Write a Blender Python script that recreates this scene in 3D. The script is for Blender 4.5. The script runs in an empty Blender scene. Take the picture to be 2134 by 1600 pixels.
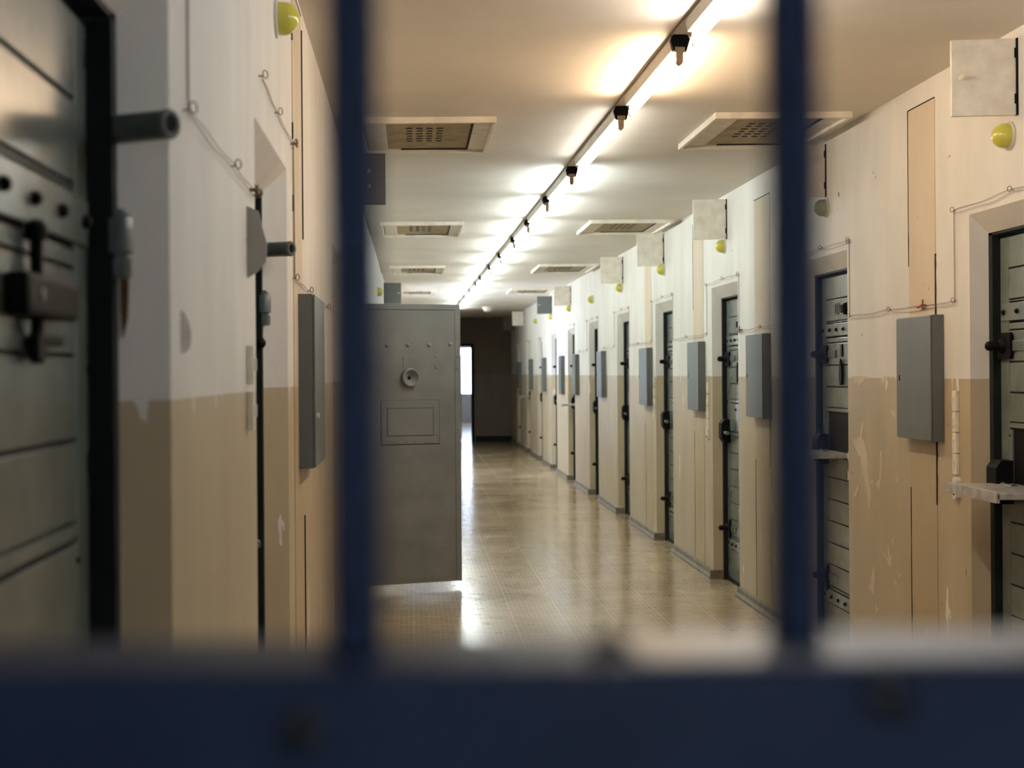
import bpy, bmesh, math, random
from mathutils import Vector, Matrix
random.seed(7)
PI = math.pi
S = bpy.context.scene
COL = S.collection

# ------------------------------------------------------------------ camera
FPX, VX, VY, EYE, ROLL = 2964.0, 859.0, 778.0, 1.485, 0.0075
cam_d = bpy.data.cameras.new('camera')
cam = bpy.data.objects.new('camera', cam_d); COL.objects.link(cam)
cam.location = (0, 0, EYE)
cam.rotation_euler = (PI/2, ROLL, 0)
cam_d.sensor_width = 36.0
cam_d.lens = 36.0*FPX/2134.0
cam_d.shift_x = (1067-VX)/2134.0
cam_d.shift_y = -(800-VY)/2134.0
cam_d.clip_start = 0.02; cam_d.clip_end = 200
cam_d.dof.use_dof = True
cam_d.dof.focus_distance = 6.3
cam_d.dof.aperture_fstop = 4.1
cam_d.dof.aperture_blades = 0
S.camera = cam

# ------------------------------------------------------------------ world, exposure
S.view_settings.view_transform = 'Standard'
S.view_settings.look = 'None'
S.view_settings.exposure = 0.0
S.view_settings.gamma = 1.0
S.view_settings.use_curve_mapping = False
W = bpy.data.worlds.new('sky'); S.world = W
W.use_nodes = True
W.node_tree.nodes['Background'].inputs[0].default_value = (0.66, 0.78, 1.0, 1)
W.node_tree.nodes['Background'].inputs[1].default_value = 8.0
TUBE = 66.0                      # tube brightness

# ------------------------------------------------------------------ dimensions
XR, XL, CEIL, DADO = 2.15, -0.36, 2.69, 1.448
END = 30.8

# ------------------------------------------------------------------ materials
def new_mat(name):
    m = bpy.data.materials.new(name); m.use_nodes = True
    nt = m.node_tree
    return m, nt, nt.nodes, nt.links, nt.nodes['Principled BSDF']

def paint(name, col, rough=0.5, var=0.12, scale=6.0, bump=0.0, bscale=60.0, metallic=0.0, dirt=None, spec=0.5, stretch=1.0):
    m, nt, N, L, B = new_mat(name)
    tc = N.new('ShaderNodeTexCoord')
    mp = N.new('ShaderNodeMapping'); mp.inputs['Scale'].default_value = (1, 1, stretch)
    L.new(tc.outputs['Object'], mp.inputs['Vector'])
    nz = N.new('ShaderNodeTexNoise'); nz.inputs['Scale'].default_value = scale; nz.inputs['Detail'].default_value = 5
    L.new(mp.outputs[0], nz.inputs['Vector'])
    cr = N.new('ShaderNodeValToRGB')
    d = dirt or tuple(c*(1-var) for c in col)
    cr.color_ramp.elements[0].position = 0.32; cr.color_ramp.elements[0].color = (*d, 1)
    cr.color_ramp.elements[1].position = 0.62; cr.color_ramp.elements[1].color = (*col, 1)
    L.new(nz.outputs['Fac'], cr.inputs['Fac']); L.new(cr.outputs[0], B.inputs['Base Color'])
    B.inputs['Roughness'].default_value = rough; B.inputs['Metallic'].default_value = metallic
    B.inputs['Specular IOR Level'].default_value = spec
    if bump:
        n2 = N.new('ShaderNodeTexNoise'); n2.inputs['Scale'].default_value = bscale; n2.inputs['Detail'].default_value = 4
        L.new(tc.outputs['Object'], n2.inputs['Vector'])
        bp = N.new('ShaderNodeBump'); bp.inputs['Strength'].default_value = bump; bp.inputs['Distance'].default_value = 0.004
        L.new(n2.outputs['Fac'], bp.inputs['Height']); L.new(bp.outputs[0], B.inputs['Normal'])
    return m

def mathn(N, op, a=None, b=None):
    n = N.new('ShaderNodeMath'); n.operation = op
    if isinstance(a, (int, float)): n.inputs[0].default_value = a
    if isinstance(b, (int, float)): n.inputs[1].default_value = b
    return n

def wall_mat(name, upper, lower, gloss=0.45):
    m, nt, N, L, B = new_mat(name)
    geo = N.new('ShaderNodeNewGeometry')
    sep = N.new('ShaderNodeSeparateXYZ'); L.new(geo.outputs['Position'], sep.inputs[0])
    # peeling drips under the top edge of the dado
    mp = N.new('ShaderNodeMapping'); mp.inputs['Scale'].default_value = (14, 14, 3)
    L.new(geo.outputs['Position'], mp.inputs['Vector'])
    nz = N.new('ShaderNodeTexNoise'); nz.inputs['Scale'].default_value = 1.6; nz.inputs['Detail'].default_value = 3
    L.new(mp.outputs[0], nz.inputs['Vector'])
    a = mathn(N, 'SUBTRACT', None, 0.58); L.new(nz.outputs['Fac'], a.inputs[0])
    b = mathn(N, 'MAXIMUM', None, 0.0); L.new(a.outputs[0], b.inputs[0])
    c = mathn(N, 'MULTIPLY', None, 0.45); L.new(b.outputs[0], c.inputs[0])
    d = mathn(N, 'ADD'); L.new(sep.outputs['Z'], d.inputs[0]); L.new(c.outputs[0], d.inputs[1])
    e = mathn(N, 'LESS_THAN', None, DADO); L.new(d.outputs[0], e.inputs[0])
    # isolated peeled flakes
    mp2 = N.new('ShaderNodeMapping'); mp2.inputs['Scale'].default_value = (9, 9, 2.2)
    L.new(geo.outputs['Position'], mp2.inputs['Vector'])
    n3 = N.new('ShaderNodeTexNoise'); n3.inputs['Scale'].default_value = 1.0; n3.inputs['Detail'].default_value = 6; n3.inputs['Roughness'].default_value = 0.6
    L.new(mp2.outputs[0], n3.inputs['Vector'])
    f = mathn(N, 'LESS_THAN', None, 0.665); L.new(n3.outputs['Fac'], f.inputs[0])
    g = mathn(N, 'MULTIPLY'); L.new(e.outputs[0], g.inputs[0]); L.new(f.outputs[0], g.inputs[1])
    # mottling
    mp4 = N.new('ShaderNodeMapping'); mp4.inputs['Scale'].default_value = (1, 1, 0.35)
    L.new(geo.outputs['Position'], mp4.inputs['Vector'])
    n4 = N.new('ShaderNodeTexNoise'); n4.inputs['Scale'].default_value = 5; n4.inputs['Detail'].default_value = 6
    L.new(mp4.outputs[0], n4.inputs['Vector'])
    def ramp(c0, c1):
        r = N.new('ShaderNodeValToRGB'); r.color_ramp.elements[0].position = .3; r.color_ramp.elements[1].position = .65
        r.color_ramp.elements[0].color = (*c0, 1); r.color_ramp.elements[1].color = (*c1, 1)
        L.new(n4.outputs['Fac'], r.inputs['Fac']); return r
    up = ramp(tuple(x*0.88 for x in upper), upper); lo = ramp(tuple(x*0.86 for x in lower), lower)
    mx = N.new('ShaderNodeMix'); mx.data_type = 'RGBA'
    L.new(g.outputs[0], mx.inputs[0]); L.new(up.outputs[0], mx.inputs[6]); L.new(lo.outputs[0], mx.inputs[7])
    # small dark chips and scuffs
    n5 = N.new('ShaderNodeTexNoise'); n5.inputs['Scale'].default_value = 16; n5.inputs['Detail'].default_value = 3
    L.new(geo.outputs['Position'], n5.inputs['Vector'])
    h = mathn(N, 'GREATER_THAN', None, 0.755); L.new(n5.outputs['Fac'], h.inputs[0])
    mx2 = N.new('ShaderNodeMix'); mx2.data_type = 'RGBA'; mx2.inputs[7].default_value = (.16, .12, .09, 1)
    L.new(h.outputs[0], mx2.inputs[0]); L.new(mx.outputs[2], mx2.inputs[6])
    L.new(mx2.outputs[2], B.inputs['Base Color'])
    r = N.new('ShaderNodeMapRange'); r.inputs[3].default_value = 0.7; r.inputs[4].default_value = gloss
    L.new(g.outputs[0], r.inputs[0]); L.new(r.outputs[0], B.inputs['Roughness'])
    n6 = N.new('ShaderNodeTexNoise'); n6.inputs['Scale'].default_value = 35; n6.inputs['Detail'].default_value = 5
    L.new(geo.outputs['Position'], n6.inputs['Vector'])
    bp = N.new('ShaderNodeBump'); bp.inputs['Strength'].default_value = .25; bp.inputs['Distance'].default_value = .004
    L.new(n6.outputs['Fac'], bp.inputs['Height']); L.new(bp.outputs[0], B.inputs['Normal'])
    return m

def floor_mat():
    m, nt, N, L, B = new_mat('linoleum')
    geo = N.new('ShaderNodeNewGeometry')
    # square tiles
    br = N.new('ShaderNodeTexBrick'); br.offset = 0.0; br.squash = 1.0
    br.inputs['Scale'].default_value = 1.0
    br.inputs['Brick Width'].default_value = 0.30; br.inputs['Row Height'].default_value = 0.30
    br.inputs['Mortar Size'].default_value = 0.005
    br.inputs['Color1'].default_value = (.52, .40, .265, 1); br.inputs['Color2'].default_value = (.47, .36, .235, 1)
    br.inputs['Mortar'].default_value = (.56, .455, .32, 1)
    L.new(geo.outputs['Position'], br.inputs['Vector'])
    # fine lattice inside the tiles
    b2 = N.new('ShaderNodeTexBrick'); b2.offset = 0.5
    b2.inputs['Scale'].default_value = 1.0; b2.inputs['Brick Width'].default_value = 0.06; b2.inputs['Row Height'].default_value = 0.03
    b2.inputs['Mortar Size'].default_value = 0.005
    b2.inputs['Color1'].default_value = (.92, .9, .88, 1); b2.inputs['Color2'].default_value = (.68, .62, .54, 1)
    b2.inputs['Mortar'].default_value = (1.15, 1.12, 1.05, 1)
    L.new(geo.outputs['Position'], b2.inputs['Vector'])
    mx = N.new('ShaderNodeMix'); mx.data_type = 'RGBA'; mx.blend_type = 'MULTIPLY'; mx.inputs[0].default_value = 1
    L.new(br.outputs['Color'], mx.inputs[6]); L.new(b2.outputs['Color'], mx.inputs[7])
    nz = N.new('ShaderNodeTexNoise'); nz.inputs['Scale'].default_value = 1.3; nz.inputs['Detail'].default_value = 6
    L.new(geo.outputs['Position'], nz.inputs['Vector'])
    cr = N.new('ShaderNodeValToRGB'); cr.color_ramp.elements[0].position = .3; cr.color_ramp.elements[1].position = .7
    cr.color_ramp.elements[0].color = (.8, .78, .74, 1); cr.color_ramp.elements[1].color = (1.1, 1.1, 1.1, 1)
    L.new(nz.outputs['Fac'], cr.inputs[0])
    m2 = N.new('ShaderNodeMix'); m2.data_type = 'RGBA'; m2.blend_type = 'MULTIPLY'; m2.inputs[0].default_value = 1
    L.new(mx.outputs[2], m2.inputs[6]); L.new(cr.outputs[0], m2.inputs[7])
    L.new(m2.outputs[2], B.inputs['Base Color'])
    mr = N.new('ShaderNodeMapRange'); mr.inputs[3].default_value = .10; mr.inputs[4].default_value = .24
    L.new(nz.outputs['Fac'], mr.inputs[0]); L.new(mr.outputs[0], B.inputs['Roughness'])
    # waviness plus tile joints
    n2 = N.new('ShaderNodeTexNoise'); n2.inputs['Scale'].default_value = 7; n2.inputs['Detail'].default_value = 3
    L.new(geo.outputs['Position'], n2.inputs['Vector'])
    bp = N.new('ShaderNodeBump'); bp.inputs['Strength'].default_value = .35; bp.inputs['Distance'].default_value = .006
    L.new(n2.outputs['Fac'], bp.inputs['Height'])
    bq = N.new('ShaderNodeBump'); bq.inputs['Strength'].default_value = .3; bq.inputs['Distance'].default_value = .0015
    L.new(br.outputs['Fac'], bq.inputs['Height']); L.new(bp.outputs[0], bq.inputs['Normal'])
    L.new(bq.outputs[0], B.inputs['Normal'])
    B.inputs['Specular IOR Level'].default_value = .75
    return m

def emit(name, col, st):
    m, nt, N, L, B = new_mat(name)
    B.inputs['Base Color'].default_value = (.9, .9, .88, 1)
    B.inputs['Emission Color'].default_value = (*col, 1); B.inputs['Emission Strength'].default_value = st
    return m

M = {}
M['wall'] = wall_mat('wall_paint', (.77, .735, .675), (.50, .405, .265))
M['end_wall'] = wall_mat('end_wall_shaded', (.13, .10, .07), (.15, .12, .085), .5)  # dark colour stands in for the unlit far end of the corridor
M['ceiling'] = paint('ceiling_paint', (.84, .785, .71), .75, .12, 1.2, .3, 25)
M['floor'] = floor_mat()
M['annex'] = paint('annex_paint', (.75, .75, .76), .6, .05)
M['leaf'] = paint('grey_green_gloss_paint', (.145, .168, .152), .24, .2, 9, .05, 30, spec=.7)
M['frame'] = paint('dark_iron_paint', (.014, .018, .018), .6, .3, 20, spec=.15)
M['black'] = paint('black_iron', (.006, .006, .006), .6, .3, 40, spec=.12)
M['bolt_grey'] = paint('grey_green_iron', (.12, .14, .13), .35, .3, 40)
M['steel'] = paint('grey_sheet_steel_paint', (.225, .220, .208), .42, .18, 5, .15, 12)
M['cabinet'] = paint('grey_cabinet_paint', (.115, .124, .114), .42, .12, 8)
M['flap'] = paint('cream_flap_paint', (.90, .83, .71), .5, .18, 14)
M['yellow'] = paint('yellow_glass', (.60, .56, .09), .16, .12, 20)
M['milky'] = paint('dull_green_glass', (.36, .36, .22), .16, .12, 20)
M['lampbase'] = paint('porcelain_base', (.6, .57, .5), .3, .1)
M['cream'] = paint('cream_plastic', (.86, .80, .62), .4, .12, 40)
M['white'] = paint('white_enamel', (.78, .76, .70), .4, .1, 30)
M['tan'] = paint('tan_bakelite', (.50, .37, .25), .45, .15, 60)
M['wire'] = paint('copper_wire', (.17, .10, .065), .5, .2)
M['red'] = paint('red_plastic', (.42, .05, .02), .4, .1)
M['orange'] = paint('orange_plastic', (.62, .22, .02), .4, .1)
M['navy'] = paint('navy_gloss_paint', (.034, .060, .14), .45, .25, 12, .1, 40, spec=.35)
M['plate_grey'] = paint('beige_grey_plate', (.36, .32, .27), .5, .12)
M['strip_metal'] = paint('pale_strip_metal', (.66, .63, .61), .35, .3, 30)
M['bolthead'] = paint('dark_bolt_metal', (.012, .012, .016), .4, .2)
M['cover'] = wall_mat('shaft_cover_paint', (.66, .55, .41), (.48, .375, .225), .5)
M['crack'] = paint('dark_joint', (.025, .018, .012), .9, .1)
M['peel'] = paint('bare_plaster', (.66, .56, .42), .8, .1)
M['skirt'] = paint('skirting_paint', (.20, .165, .12), .6, .35, 20)
M['hatch'] = paint('hatch_board', (.42, .33, .18), .6, .35, 9)
M['stain'] = paint('grey_smudge', (.42, .38, .35), .8, .3, 30)
M['rust'] = paint('rust', (.22, .12, .045), .8, .4, 40)
M['shelf'] = paint('worn_flap_paint', (.50, .48, .44), .3, .45, 22)
M['text'] = paint('number_paint', (.012, .012, .012), .5, .1)
M['glass'] = None
m, nt, N, L, B = new_mat('window_glass'); B.inputs['Transmission Weight'].default_value = 1; B.inputs['Roughness'].default_value = .02
B.inputs['IOR'].default_value = 1.05; B.inputs['Base Color'].default_value = (1, 1, 1, 1); M['glass'] = m
M['blue'] = paint('pale_blue_panel', (.45, .5, .62), .5, .1)

# ------------------------------------------------------------------ helpers
def tag(o, label=None, cat=None, group=None, kind=None):
    if label: o['label'] = label
    if cat: o['category'] = cat
    if group: o['group'] = group
    if kind: o['kind'] = kind
    return o

def empty(name, loc, label=None, cat=None, group=None, kind=None, rz=0.0):
    o = bpy.data.objects.new(name, None); COL.objects.link(o)
    o.location = loc; o.rotation_euler = (0, 0, rz)
    o.empty_display_size = .05
    return tag(o, label, cat, group, kind)

class MB:
    """collects closed shapes into one mesh"""
    def __init__(s, f=None):
        s.bm = bmesh.new(); s.f = f or (lambda p: p)
    def _add(s, vs, fs):
        bv = [s.bm.verts.new(s.f(Vector(v))) for v in vs]
        nf = []
        for f in fs:
            try: nf.append(s.bm.faces.new([bv[i] for i in f]))
            except ValueError: pass
        bmesh.ops.recalc_face_normals(s.bm, faces=nf)
        return s
    def box(s, x0, x1, y0, y1, z0, z1):
        vs = [(x, y, z) for x in (x0, x1) for y in (y0, y1) for z in (z0, z1)]
        return s._add(vs, [(0, 1, 3, 2), (4, 6, 7, 5), (0, 4, 5, 1), (2, 3, 7, 6), (0, 2, 6, 4), (1, 5, 7, 3)])
    def bbox(s, x0, x1, y0, y1, z0, z1, b=.003):
        """box with bevelled edges"""
        t = bmesh.new(); bmesh.ops.create_cube(t, size=1)
        for v in t.verts: v.co = Vector((x0+(v.co.x+.5)*(x1-x0), y0+(v.co.y+.5)*(y1-y0), z0+(v.co.z+.5)*(z1-z0)))
        bmesh.ops.bevel(t, geom=t.edges[:], offset=b, segments=2, affect='EDGES', profile=.6)
        t.verts.index_update()
        s._add([v.co.copy() for v in t.verts], [[v.index for v in f.verts] for f in t.faces]); t.free()
        return s
    def prism(s, poly, a0, a1, axis):
        """poly of 2-D points extruded along axis: 'z' -> (x,y), 'y' -> (x,z), 'x' -> (y,z)"""
        def P(p, a):
            return {'z': (p[0], p[1], a), 'y': (p[0], a, p[1]), 'x': (a, p[0], p[1])}[axis]
        n = len(poly)
        vs = [P(p, a0) for p in poly]+[P(p, a1) for p in poly]
        fs = [list(range(n)), list(range(n, 2*n))]+[(i, (i+1) % n, n+(i+1) % n, n+i) for i in range(n)]
        return s._add(vs, fs)
    def tube(s, pts, r, seg=10):
        pts = [Vector(p) for p in pts]
        rings = []; n = len(pts)
        up = Vector((0, 0, 1))
        rs = r if isinstance(r, (list, tuple)) else [r]*n
        for i, p in enumerate(pts):
            t = (pts[min(i+1, n-1)]-pts[max(i-1, 0)]).normalized()
            a = t.cross(up)
            if a.length < .05: a = t.cross(Vector((1, 0, 0)))
            a.normalize(); b = t.cross(a)
            rings.append([p+(a*math.cos(2*PI*k/seg)+b*math.sin(2*PI*k/seg))*rs[i] for k in range(seg)])
        vs = [v for rg in rings for v in rg]; fs = []
        for i in range(n-1):
            for k in range(seg):
                fs.append((i*seg+k, i*seg+(k+1) % seg, (i+1)*seg+(k+1) % seg, (i+1)*seg+k))
        fs.append(list(range(seg))); fs.append(list(range((n-1)*seg, n*seg)))
        return s._add(vs, fs)
    def lathe(s, org, axis, prof, seg=20):
        """prof: (radius, distance along axis)"""
        org = Vector(org); ax = Vector(axis).normalized()
        a = ax.cross(Vector((0, 0, 1)))
        if a.length < .05: a = ax.cross(Vector((1, 0, 0)))
        a.normalize(); b = ax.cross(a); vs = []; fs = []
        for r, h in prof:
            r = max(r, 1e-4)
            vs += [org+ax*h+(a*math.cos(2*PI*k/seg)+b*math.sin(2*PI*k/seg))*r for k in range(seg)]
        n = len(prof)
        for i in range(n-1):
            for k in range(seg):
                fs.append((i*seg+k, i*seg+(k+1) % seg, (i+1)*seg+(k+1) % seg, (i+1)*seg+k))
        fs.append(list(range(seg))); fs.append(list(range((n-1)*seg, n*seg)))
        return s._add(vs, fs)
    def ring(s, c, axis, R, r, seg=16):
        c = Vector(c); ax = Vector(axis).normalized()
        a = ax.cross(Vector((0, 0, 1)))
        if a.length < .05: a = ax.cross(Vector((1, 0, 0)))
        a.normalize(); b = ax.cross(a); vs = []; fs = []; q = 6
        for k in range(seg):
            d = a*math.cos(2*PI*k/seg)+b*math.sin(2*PI*k/seg)
            vs += [c+d*(R+r*math.cos(2*PI*j/q))+ax*r*math.sin(2*PI*j/q) for j in range(q)]
        for k in range(seg):
            for j in range(q):
                fs.append((k*q+j, k*q+(j+1) % q, ((k+1) % seg)*q+(j+1) % q, ((k+1) % seg)*q+j))
        return s._add(vs, fs)
    def build(s, name, mat, parent=None, smooth=False, off=(0, 0, 0)):
        me = bpy.data.meshes.new(name)
        o = Vector(off)
        if o.length:
            for v in s.bm.verts: v.co -= o
        if smooth:
            for f in s.bm.faces: f.smooth = True
        s.bm.to_mesh(me); s.bm.free()
        if smooth:
            me.set_sharp_from_angle(angle=math.radians(40))
        me.materials.append(M[mat] if isinstance(mat, str) else mat)
        ob = bpy.data.objects.new(name, me); COL.objects.link(ob)
        if parent: ob.parent = parent
        elif o.length: ob.location = off
        return ob

def struct(o, label=None, cat=None):
    o['kind'] = 'structure'
    if label: o['label'] = label
    if cat: o['category'] = cat
    return o

def on_wall(px, py, X):
    """point of a side wall x = X seen at a photo pixel"""
    u, v = px-VX, VY-py
    u, v = u+ROLL*v, v-ROLL*u
    y = X*FPX/u
    return y, EYE+v/FPX*y

# ------------------------------------------------------------------ setting
mb = MB(); mb.box(-2.2, 3.2, -4.2, 43.2, -.2, 0)
struct(mb.build('floor', 'floor'), 'glossy tan linoleum tile floor of the long corridor', 'floor')
mb = MB(); mb.box(-.7, 2.6, -4.2, END+.2, CEIL, CEIL+.2)
struct(mb.build('ceiling', 'ceiling'), 'cream painted corridor ceiling with a row of tube lights', 'ceiling')

OPEN_W = .82
RIGHT = [(4.66+2.358*k, 5.48+2.358*k) for k in range(-3, 11)]       # door openings in the right wall
RIGHT = [o for o in RIGHT if o[1] < END-.9]
LEFT = [(-.9, -.05), (1.2, 2.12), (3.28, 4.12), (6.45, 7.27), (8.83, 9.65), (11.2, 12.02), (13.55, 14.37), (15.9, 16.72), (24.3, 25.12), (26.7, 27.5)]
TOP = 2.08
def side_wall(name, side, X0, openings, splay_far, splay_near, label, full=()):
    """piers and lintels around splayed door recesses"""
    X = abs(X0); D = .28
    f = lambda p: Vector((side*p.x, p.y, p.z))
    mb = MB(f)
    ys = -4.0
    for (a, b) in openings+[(END, None)]:
        n0 = splay_far if ys > -4 else 0
        n1 = splay_near if b else 0
        poly = [(X, ys), (X, a), (X+.065, a+n1), (X+D, a+n1), (X+D, ys-n0), (X+.065, ys-n0)]
        mb.prism(poly, 0, CEIL, 'z')
        if b:
            if (a, b) in full:
                mb.box(X, X+D, a, b, 2.4, CEIL); mb.box(X, X+D, a, b, 0, .55)
            else:
                mb.prism([(X, TOP), (X, CEIL), (X+D, CEIL), (X+D, TOP-.074), (X+.065, TOP-.074)], a, b, 'y')
            ys = b
    return struct(mb.build(name, 'wall'), label, 'wall')
WIN = (19.5, 22.3)
wr = side_wall('wall_right', 1, XR, RIGHT, .022, .03, 'cream and tan painted corridor wall with a row of cell doors')
wl = side_wall('wall_left', -1, XL, sorted(LEFT+[WIN]), .06, .03, 'cream and tan painted wall close to the camera on the left', full=(WIN,))

# end wall with doorway, bright room beyond
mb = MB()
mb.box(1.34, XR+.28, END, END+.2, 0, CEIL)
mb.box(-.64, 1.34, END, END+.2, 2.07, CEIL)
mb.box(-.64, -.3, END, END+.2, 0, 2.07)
struct(mb.build('wall_end', 'end_wall'), 'end wall coloured dark as unlit, with an open doorway to a bright room', 'wall')
mb = MB()
mb.box(1.28, 1.34, END-.02, END+.16, 0, 2.07); mb.box(-.3, 1.34, END-.02, END+.16, 2.07, 2.12); mb.box(-.3, -.24, END-.02, END+.16, 0, 2.07)
struct(mb.build('trim_end_doorway', 'frame'), 'dark green frame of the far doorway', 'door frame')
mb = MB(); mb.box(1.36, XR, END-.03, END, .0, .12)
struct(mb.build('baseboard_end', 'frame'), 'dark skirting at the foot of the darkened end wall', 'baseboard')
mb = MB()
mb.box(-2.2, -2.0, END, 43.2, 0, 3.0); mb.box(3.0, 3.2, END, 43.2, 0, 3.0)
mb.box(-2.0, -.64, END, END+.2, 0, 3.0); mb.box(XR+.28, 3.0, END, END+.2, 0, 3.0)
mb.box(-2.2, 3.2, END+.2, 43.2, 2.8, 3.0)
mb.box(-2.0, 3.0, 43.0, 43.2, 0, .8); mb.box(-2.0, 3.0, 43, 43.2, 2.3, 2.8); mb.box(-2.0, -.4, 43, 43.2, .8, 2.3); mb.box(2.3, 3.0, 43, 43.2, .8, 2.3)
struct(mb.build('wall_far_room', 'annex'), 'pale walls of the bright room beyond the far doorway', 'wall')
def window(name, x0, x1, y0, y1, z0, z1, label):
    along_x = (x1-x0) > (y1-y0)
    o = empty(name, ((x0+x1)/2, (y0+y1)/2, z0), label, 'window', None, 'structure')
    off = o.location
    mb = MB()
    if along_x:
        for a in (x0, (x0+x1)/2-.03, x1-.06): mb.box(a, a+.06, y0, y1, z0, z1)
        mb.box(x0, x1, y0, y1, z0, z0+.06); mb.box(x0, x1, y0, y1, z1-.06, z1)
    else:
        for k in range(4):
            a = y0+(y1-y0-.06)*k/3; mb.box(x0, x1, a, a+.06, z0, z1)
        mb.box(x0, x1, y0, y1, z0, z0+.06); mb.box(x0, x1, y0, y1, z1-.06, z1)
    mb.build('window_frame', 'white', o, off=off)
    mb = MB()
    if along_x: mb.box(x0, x1, (y0+y1)/2-.003, (y0+y1)/2+.003, z0, z1)
    else: mb.box((x0+x1)/2-.003, (x0+x1)/2+.003, y0, y1, z0, z1)
    g = mb.build('pane', 'glass', o, off=off)
window('window_1', -.4, 2.3, 43.02, 43.08, .8, 2.3, 'bright daylight window at the very end of the far room')
window('window_2', XL-.25, XL-.19, WIN[0], WIN[1], .55, 2.4, 'tall daylight window in the left wall behind the open steel door')
window('window_3', .3, 1.5, -4.13, -4.07, 1.1, 2.1, 'daylight window behind the camera position')
# beige door leaf standing open in the far room, pale blue panel under its window
o = empty('door_20', (1.02, END+.9, 0), 'beige door leaf standing open beyond the far doorway', 'door', None, 'structure')
mb = MB(); mb.bbox(.98, 1.08, END+.4, END+1.25, .03, 1.88, .004); mb.build('leaf', 'cover', o, off=o.location)
mb = MB(); mb.tube([(1.12, END+.5, 1.0), (1.14, END+.5, 1.0), (1.14, END+.62, 1.0)], .011, 8); mb.build('door_handle', 'black', o, off=o.location)

# corridor behind the camera
mb = MB(); mb.box(-.7, .3, -4.2, -4.0, 0, CEIL); mb.box(1.5, 2.5, -4.2, -4.0, 0, CEIL); mb.box(.3, 1.5, -4.2, -4.0, 0, 1.1); mb.box(.3, 1.5, -4.2, -4.0, 2.1, CEIL)
struct(mb.build('wall_back', 'wall'), 'painted wall closing the corridor behind the gate', 'wall')
# dark cell behind the open steel door
mb = MB()
x1 = XL-.28
mb.box(x1-2.2, x1-2.1, 8.2, 10.4, 0, 2.7); mb.box(x1-2.2, x1, 8.1, 8.2, 0, 2.7); mb.box(x1-2.2, x1, 10.4, 10.5, 0, 2.7); mb.box(x1-2.2, x1, 8.1, 10.5, 2.6, 2.7); mb.box(x1-2.2, x1, 8.1, 10.5, -.1, 0)
struct(mb.build('wall_cell', 'wall'), 'walls of the open cell on the left', 'wall')

# skirting along the piers
def skirting(name, side, X0, openings, label):
    X = abs(X0); mb = MB(lambda p: Vector((side*p.x, p.y, p.z))); ys = -4.0
    for (a, b) in openings+[(END-.02, None)]:
        e = .05 if b else 0
        # little rounded profile, returned into the recess at both ends
        prof = [(X+.004, 0), (X-.032, 0), (X-.030, .012), (X-.016, .03), (X-.013, .055), (X-.008, .062), (X+.004, .062)]
        mb.prism(prof, ys, a, 'y')
        if b:
            mb.box(X-.013, X+.06, a-.0, a+.018, 0, .06)
            mb.box(X-.028, X+.06, b-.026, b, 0, .062)
            ys = b
    return struct(mb.build(name, 'skirt'), label, 'baseboard')
skirting('baseboard_right', 1, XR, RIGHT, 'brown-grey skirting along the foot of the right wall')
skirting('baseboard_left', -1, XL, LEFT, 'brown-grey skirting along the foot of the left wall')

# peeled paint on the near pier of the right wall
flakes = [
 [(390,55),(400,100),(385,165),(400,200),(420,260),(432,340),(430,440),(440,500),(450,590),(440,700),(425,560),(405,460),(385,380),(380,300),(365,295),(320,180),(350,185),(375,165)],
 [(515,265),(530,265),(525,400),(520,470),(510,540),(490,500),(490,475),(510,465),(512,350)],
 [(355,510),(375,500),(350,580),(332,575)],
 [(535,950),(555,1000),(565,1005),(595,985),(592,1070),(580,1070),(560,1015),(540,990)],
 [(470,1060),(480,1090),(475,1280),(438,1205),(450,1180),(460,1100)],
 [(480,1325),(505,1370),(485,1415)], [(610,1155),(625,1165),(635,1220),(615,1190)], [(640,1130),(662,1110),(655,1140),(642,1145)],
 [(620,460),(630,455),(628,485)], [(585,-20),(620,0),(625,35),(600,15)], [(440,470),(470,475),(465,490),(440,485)], [(600,870),(608,880),(605,915),(598,900)],
 [(60+230,270),(60+238,300),(60+236,330),(60+230,330)], [(290,400),(300,420),(297,460),(290,470)]]
mb = MB()
for fl in flakes:
    pts = [on_wall(x/3.333+1680, y/3.333+860, XR) for x, y in fl]
    mb.prism(pts, XR-.0012, XR+.002, 'x')
# ragged cream edge where the dado has come off
ed = [(300,1195),(330,1198),(345,1215),(360,1240),(375,1240),(388,1275),(402,1240),(412,1240),(430,1215),(445,1210),(440,1196)]
mb.prism([on_wall(x/3.478+1680, y/3.478+440, XR) for x, y in ed], XR-.0012, XR+.002, 'x')
ed = [(560,1196),(570,1225),(580,1232),(595,1210),(615,1205),(635,1225),(640,1200)]
mb.prism([on_wall(x/3.478+1680, y/3.478+440, XR) for x, y in ed], XR-.0012, XR+.002, 'x')
mb.build('peeled_paint', 'peel', wr)
# smudge on the left wall
mb = MB()
yy, zz = on_wall(392, 695, XL)
mb.prism([(yy-.07, zz+.035), (yy-.03, zz+.03), (yy+.005, zz+.018), (yy+.03, zz), (yy+.02, zz-.02), (yy-.02, zz-.03), (yy-.07, zz-.033), (yy-.075, zz)], XL-.002, XL+.0008, 'x')
mb.build('wall_smudge', 'stain', wl)

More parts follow.
